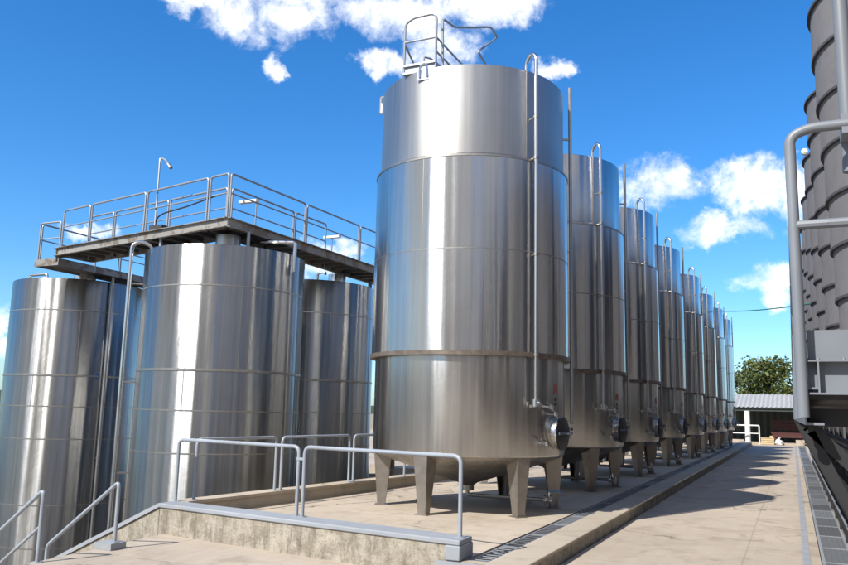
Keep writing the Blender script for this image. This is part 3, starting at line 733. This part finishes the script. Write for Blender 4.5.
# ------------------------------------------------------------------ far end: shed, trees, cable, odds and ends
sh = thing('shed', (-3, 60, RZ), 'low open-fronted shed with a grey corrugated roof at the end of the road', 'shed')
def corr(x0, x1, f0, f1, step=.2, amp=.035):
    m_ = MB(); n = int((x1-x0)/step); vs = []; fs = []
    for i in range(n+1):
        o_ = amp if i % 2 else -amp
        for (yq, zq, on) in (f0, f1): vs.append((x0+i*step, yq + on[0]*o_, zq + on[1]*o_))
    for i in range(n): fs.append((2*i, 2*i+2, 2*i+3, 2*i+1))
    # thickness
    k = len(vs); vs2 = [(x, y_-.0, z-.012) for x,y_,z in vs]
    return m_.add(vs, fs)
part('roof', corr(-14, 10, (57.6,.74,(0,1)), (62.2,1.72,(0,1)), .14, .03), M['barnroof'], sh)
part('wall', corr(-14, 10, (61,RZ,(1,0)), (61,1.45,(1,0)), .22, .05), M['barnwall'], sh)
part('eave_beam', MB().box(-14,10,57.75,57.95,.50,.68), M['barnwall'], sh)
part('roof_underside', MB().hexa([(-14,57.65,.66),(10,57.65,.66),(10,62.1,1.62),(-14,62.1,1.62)],[(-14,57.65,.69),(10,57.65,.69),(10,62.1,1.65),(-14,62.1,1.65)]), M['barnwall'], sh)
for x_ in (-8.5, -2.75, 3.4): part('column', MB().lathe([(.17,RZ),(.17,.5)], 24, (x_,57.85,0)), M['white'], sh)
sf = MB().box(-14, 10, 57.3, 64, RZ-.2, RZ+.10); struct('shed_floor', sf, M['kerb'])
br = MB(); br.tube([(-4.4,57.0,RZ),(-4.4,57.0,-.44),(-2.02,57.0,-.44),(-2.02,57.0,RZ)], .045, 10, .08); br.tube([(-4.4,57,-.95),(-2.02,57,-.95)], .03, 8)
solo('pipe_barrier', br, M['white'], 'white pipe barrier in front of the shed beside the white column', 'barrier')
kb = MB().box(-3.65,-2.95,56.6,57.1,RZ,-1.35); solo('kerb_block', kb, M['slab'], 'pale concrete block at the shed end of the plinth', 'block')
yc = thing('yellow_crate', (-1.55,56.9,RZ), 'yellow wooden crate standing in front of the shed', 'crate')
c_ = MB()
for k in range(3): c_.box(-1.93,-1.15,56.62,56.64,RZ+.02+k*.13,RZ+.13+k*.13); c_.box(-1.93,-1.15,57.16,57.18,RZ+.02+k*.13,RZ+.13+k*.13)
for x_ in (-1.93,-1.17): c_.box(x_,x_+.02,56.641,57.159,RZ+.02,RZ+.40)
part('slats', c_, M['yellow'], yc)
part('lid', MB().box(-1.95,-1.13,56.6,57.2,RZ+.40,RZ+.43), M['yellow'], yc); part('base_board', MB().box(-1.92,-1.18,56.65,57.15,RZ,RZ+.02), M['yellow'], yc)
part('top_block', MB().box(-1.4,-1.2,56.8,57.0,RZ+.43,RZ+.56), M['yellow'], yc)
bg = MB(); 
for i in range(7):
    for j in range(12):
        pass
bg.lathe([(.0,0),(.24,.02),(.30,.14),(.24,.26),(.10,.33),(.05,.42),(.09,.47),(0,.46)], 18, (-.88,56.9,RZ))
for v_ in bg.v: v_.x += .05*math.sin(v_.z*23+v_.y*9); v_.y += .04*math.sin(v_.x*19)
solo('sack', bg, M['white'], 'white tied sack lying beside the yellow crate', 'sack')
pc = thing('crate_stack', (-.4,59.5,RZ+.1), 'dark red slatted bench-like rack in the shade of the shed', 'rack')
q_ = MB()
for k in range(4): q_.box(-1.35,.75,59.2,59.24,-.95+k*.24,-.95+k*.24+.17)
part('back_slats', q_, M['pallet'], pc)
q_ = MB().box(-1.35,.75,58.7,59.19,-.95,-.87); q_.box(-1.3,.7,58.7,58.74,-1.2,-.96); part('seat_board', q_, M['pallet'], pc)
for x_ in (-1.15,.5): part('leg', MB().box(x_,x_+.12,58.75,59.15,RZ+.1,-.95), M['pallet'], pc)
ew = MB().box(.1,.6,56.4,57.2,RZ+.004,-1.28); solo('end_block', ew, M['slab'], 'pale concrete block closing the far end of the road drain', 'block')
cb = MB(); A_ = Vector((-3.4,31.8,3.55)); B_ = Vector((1.9,16.7,2.35)); pts = []
A_ = Vector((-2.95,37.0,4.63)); B_ = Vector((.6,20.0,2.62))
for i in range(25):
    t_ = i/24; p = A_.lerp(B_, t_); p.z -= .25*4*t_*(1-t_)*.35; pts.append(p)
cb.tube(pts, .018, 6); solo('cable', cb, M['cable'], 'thin green cable strung across the road from the tanks to the silos', 'cable')

def tree(loc, h, rad, mat, label, n=2600, seed=1):
    rnd = random.Random(seed); t = thing('tree', loc, label, 'tree', 'trees behind the shed')
    lx, ly, lz = loc
    tk = MB().tube([(lx,ly,lz),(lx+.1,ly,lz+h*.3),(lx-.1,ly+.1,lz+h*.7)], .28, 10, 0, .08)
    blobs = []
    for i in range(16):
        a = rnd.uniform(0,2*PI); zz = rnd.uniform(.28,.95); rr = rad*(1-.75*abs(zz-.5)**1.3*1.6)*rnd.uniform(.3,.85)
        c = Vector((lx+math.cos(a)*rr, ly+math.sin(a)*rr, lz+h*zz)); blobs.append((c, rad*rnd.uniform(.28,.5)))
        tk.tube([(lx,ly,lz+h*max(.2,zz-.25)), tuple((c+Vector((lx,ly,lz+h*zz)))/2), tuple(c)], .07, 6, 0, .02)
    part('trunk', tk, M['bark'], t)
    lf = MB()
    for i in range(n):
        c, r_ = rnd.choice(blobs); d = Vector((rnd.gauss(0,1),rnd.gauss(0,1),rnd.gauss(0,1))).normalized()*r_*rnd.uniform(.5,1.08)
        p = c + d*Vector((1,1,.8)).length/1.6; s = rnd.uniform(.09,.2)
        u = Vector((rnd.gauss(0,1),rnd.gauss(0,1),rnd.gauss(0,.6))).normalized(); w_ = u.cross(Vector((rnd.gauss(0,1),rnd.gauss(0,1),rnd.gauss(0,1)))).normalized()
        k = len(lf.v); lf.v += [p-u*s, p+w_*s*.6, p+u*s, p-w_*s*.6]; lf.f.append((k,k+1,k+2,k+3))
    me = bpy.data.meshes.new('crown'); me.from_pydata([tuple(v-Vector(loc)) for v in lf.v], [], lf.f)
    o = bpy.data.objects.new('crown', me); COL.objects.link(o); me.materials.append(M[mat]); o.parent = t
    return t
tree((-1.9,84,RZ), 6.7, 3.4, 'leaf', 'large round green tree rising above the middle of the shed roof', 9000, 3)
tree((-4.6,86,RZ), 6.0, 1.9, 'leaf2', 'smaller thin-crowned tree between the farthest tank and the round tree', 2200, 5)
tree((.9,88,RZ), 5.6, 1.9, 'leaf', 'small green tree half hidden behind the walkway post', 2400, 8)
tree((-8,90,RZ), 6.2, 2.4, 'leaf2', 'leafy tree hidden behind the end of the tank row', 1600, 9)
tree((4.5,90,RZ), 6.4, 2.4, 'leaf', 'leafy tree hidden behind the silos', 1600, 10)

hm = MB(); rnd = random.Random(4); nseg = 180; vs = []
for i in range(nseg):
    a = 2*PI*i/nseg; hgt = 4.2 + 1.6*math.sin(a*5+1) + 1.1*math.sin(a*13) + rnd.uniform(-.5,.9)
    for rr, zz in ((330, -1.75), (350, -1.7+hgt*.75), (372, -1.7+hgt), (420, -1.75)): vs.append((rr*math.cos(a), rr*math.sin(a)+20, zz))
fs = []
for i in range(nseg):
    for k in range(3): a_ = 4*i+k; b_ = 4*((i+1)%nseg)+k; fs.append((a_, b_, b_+1, a_+1))
hm.add(vs, fs); struct('hills', hm, M['hills'])

# block added out of view so the tanks have something dark to reflect
wh = thing('added_warehouse', (-2,-20,RZ), 'added brown plastered building behind the camera, seen only in reflections', 'added_warehouse')
part('wall', MB().box(-9,14,-26,-20,RZ,4.4), M['added_warehouse'], wh)
part('roof', MB().hexa([(-9.4,-26.4,4.4),(14.4,-26.4,4.4),(14.4,-19.6,4.4),(-9.4,-19.6,4.4)],[(-9.4,-23.1,6.0),(14.4,-23.1,6.0),(14.4,-22.9,6.0),(-9.4,-22.9,6.0)]), M['barnroof'], wh)
for k in range(5): part('door', MB().box(-7.5+k*4.4,-5.0+k*4.4,-20.0,-19.95,RZ,1.8), M['walkdark'], wh)

hl = thing('added_hall', (12,10,RZ), 'added long dark hall out of view behind the silo row, for reflections', 'hall')  # added out of view; dark wall and tan pillars give the steel stripes
part('wall', MB().box(8.6,15,-18,45,RZ,6.5), M['hallwall'], hl)
for k in range(13): part('pillar', MB().box(7.9,8.59,-17.5+k*4.8,-15.6+k*4.8,RZ,6.3), M['hallpillar'], hl)
part('roof', MB().hexa([(8.2,-18.3,6.5),(15.3,-18.3,6.5),(15.3,45.3,6.5),(8.2,45.3,6.5)],[(11.7,-18.3,8.2),(11.8,-18.3,8.2),(11.8,45.3,8.2),(11.7,45.3,8.2)]), M['barnroof'], hl)

# ------------------------------------------------------------------ sky, sun, camera
SUN_AZ, SUN_EL = R(202.4), R(43)
sd = Vector((math.sin(SUN_AZ)*math.cos(SUN_EL), math.cos(SUN_AZ)*math.cos(SUN_EL), math.sin(SUN_EL)))
su = bpy.data.lights.new('sun', 'SUN'); su.energy = 4.9; su.angle = R(.53); su.color = (1, .95, .87)
so = bpy.data.objects.new('sun', su); COL.objects.link(so); so.rotation_euler = (-sd).to_track_quat('-Z', 'Y').to_euler()
wd = bpy.data.worlds.new('World'); sc.world = wd; wd.use_nodes = True
nt = wd.node_tree; L = nt.links
for n_ in list(nt.nodes): nt.nodes.remove(n_)
out = N(nt, 'ShaderNodeOutputWorld'); bgd = N(nt, 'ShaderNodeBackground'); bgd.inputs['Strength'].default_value = .1
L.new(bgd.outputs[0], out.inputs['Surface'])
sky = N(nt, 'ShaderNodeTexSky', sky_type='NISHITA'); sky.sun_disc = False; sky.sun_elevation = SUN_EL; sky.sun_rotation = SUN_AZ
sky.air_density = 1.0; sky.dust_density = 0.7; sky.ozone_density = 2.2; sky.altitude = 100
hs_ = N(nt, 'ShaderNodeHueSaturation'); hs_.inputs['Saturation'].default_value = 1.22; hs_.inputs['Value'].default_value = 1.24; hs_.inputs['Hue'].default_value = .504
L.new(mix(nt, 1.0, sky.outputs[0], (.80, 1.0, 1.17), 'MULTIPLY'), hs_.inputs['Color'])
tc = N(nt, 'ShaderNodeTexCoord')
sep = N(nt, 'ShaderNodeSeparateXYZ'); nv = N(nt, 'ShaderNodeVectorMath', operation='NORMALIZE'); L.new(tc.outputs['Generated'], nv.inputs[0]); L.new(nv.outputs[0], sep.inputs[0])
def mth(op, a=None, b=None, clamp=False):
    n_ = N(nt, 'ShaderNodeMath', operation=op); n_.use_clamp = clamp
    for i, v in enumerate((a, b)):
        if v is None: continue
        if hasattr(v, 'links'): L.new(v, n_.inputs[i])
        else: n_.inputs[i].default_value = v
    return n_.outputs[0]
az = mth('ARCTAN2', sep.outputs['X'], sep.outputs['Y']); ele = mth('ARCSINE', sep.outputs['Z'])
CL = [(-0.7362,0.4795,0.0633,0.0171),(-0.6475,0.4713,0.0763,0.0397),(-0.6622,0.4992,0.1141,0.0215),(-0.6347,0.4115,0.0165,0.0149),(-0.3771,0.4945,0.1039,0.0289),(-0.4704,0.4818,0.0826,0.0292),(-0.3106,0.5033,0.0397,0.0264),(-0.4884,0.4263,0.0422,0.0151),(-0.4161,0.4479,0.0531,0.0252),(-0.2649,0.4239,0.0219,0.0161),(-0.1429,0.2745,0.0547,0.032),(-0.119,0.2826,0.0305,0.0211),(-0.0318,0.2657,0.0483,0.0308),(-0.0405,0.2423,0.0154,0.0138),(0.0196,0.2578,0.0189,0.0447),(-0.0637,0.2182,0.0547,0.0186),(-0.0746,0.2282,0.0248,0.014),(-0.0225,0.1536,0.0385,0.0207),(-0.0122,0.144,0.0254,0.016),(-0.5646,0.1802,0.0523,0.0272),(-0.5377,0.1988,0.0377,0.0124),(-0.8396,0.1943,0.0322,0.0103),(-0.9198,0.0688,0.0116,0.0284)]
wz = noise(nt, nv.outputs[0], 20, 6, .62); wz2 = N(nt, 'ShaderNodeVectorMath', operation='ADD'); wz2.inputs[1].default_value = (5.3, 1.7, 8.1); L.new(nv.outputs[0], wz2.inputs[0]); wy = noise(nt, wz2.outputs[0], 20, 6, .62)
azr, elr = az, ele
az = mth('ADD', az, mth('MULTIPLY', mth('SUBTRACT', wz, .5), .085)); ele = mth('ADD', ele, mth('MULTIPLY', mth('SUBTRACT', wy, .5), .075))
field = None
for a0, e0, ra, re in CL:
    u = mth('DIVIDE', mth('SUBTRACT', az, a0), ra); v = mth('DIVIDE', mth('SUBTRACT', ele, e0), re)
    q = mth('SUBTRACT', 1.0, mth('ADD', mth('MULTIPLY', u, u), mth('MULTIPLY', v, v)))
    q = mth('MAXIMUM', q, -1.5)
    field = q if field is None else mth('MAXIMUM', field, q)
n1 = noise(nt, nv.outputs[0], 13, 10, .66, .5); n3 = noise(nt, nv.outputs[0], 42, 6, .65, .4)
n2 = noise(nt, nv.outputs[0], 7, 6, .55)
# added unseen grey-white cloud behind the camera, for neutral fill and reflections
nb = noise(nt, nv.outputs[0], 2.6, 8, .6, .4)
behind = mth('ADD', mth('MULTIPLY', sep.outputs['Y'], -.92), mth('MULTIPLY', sep.outputs['X'], .22))
bk = N(nt, 'ShaderNodeMapRange', interpolation_type='SMOOTHSTEP'); bk.inputs['From Min'].default_value = -.25; bk.inputs['From Max'].default_value = .45; L.new(behind, bk.inputs['Value'])
bmask = ramp(nt, nb, [(.40, 0.0), (.56, 1.0)])
bmask = mth('MULTIPLY', bmask, bk.outputs[0])
f2 = mth('ADD', mth('MULTIPLY', field, .9), mth('MULTIPLY', mth('SUBTRACT', n1, .5), 3.4))
f2 = mth('ADD', f2, mth('MULTIPLY', mth('SUBTRACT', n3, .5), 1.1))
f2 = mth('ADD', f2, -.12)
mask = N(nt, 'ShaderNodeMapRange', interpolation_type='SMOOTHSTEP'); mask.inputs['From Min'].default_value = -.55; mask.inputs['From Max'].default_value = 1.25; L.new(f2, mask.inputs['Value'])
shade = ramp(nt, mth('ADD', mth('MULTIPLY', n1, .6), mth('MULTIPLY', n3, .4)), [(.36, (7.4,7.9,8.6)), (.56, (11.0,11.0,11.0))])
cc = mix(nt, mask.outputs[0], hs_.outputs[0], shade)
cc = mix(nt, bmask, cc, ramp(nt, n1, [(.35,(3.2,3.2,3.3)),(.65,(6.5,6.4,6.3))]))
L.new(cc, bgd.inputs['Color'])

cam = bpy.data.cameras.new('camera'); co_ = bpy.data.objects.new('camera', cam); COL.objects.link(co_); sc.camera = co_
cam.sensor_width = 36; cam.lens = 800.432/848*36; cam.clip_end = 2000; cam.clip_start = .05
yaw, pitch, roll = .4302, .1592, .0228
F = Vector((-math.sin(yaw)*math.cos(pitch), math.cos(yaw)*math.cos(pitch), math.sin(pitch)))
Rr = Vector((math.cos(yaw), math.sin(yaw), 0)); U = Rr.cross(F)
R2 = Rr*math.cos(roll) + U*math.sin(roll); U2 = -Rr*math.sin(roll) + U*math.cos(roll)
co_.matrix_world = Matrix(((R2.x,U2.x,-F.x,0),(R2.y,U2.y,-F.y,0),(R2.z,U2.z,-F.z,0),(0,0,0,1)))
sc.view_settings.view_transform = 'Standard'; sc.view_settings.look = 'None'; sc.view_settings.exposure = .5; sc.view_settings.gamma = 1
sc.view_settings.use_curve_mapping = False
sc.cycles.max_bounces = 8
sc.cycles.use_denoising = True
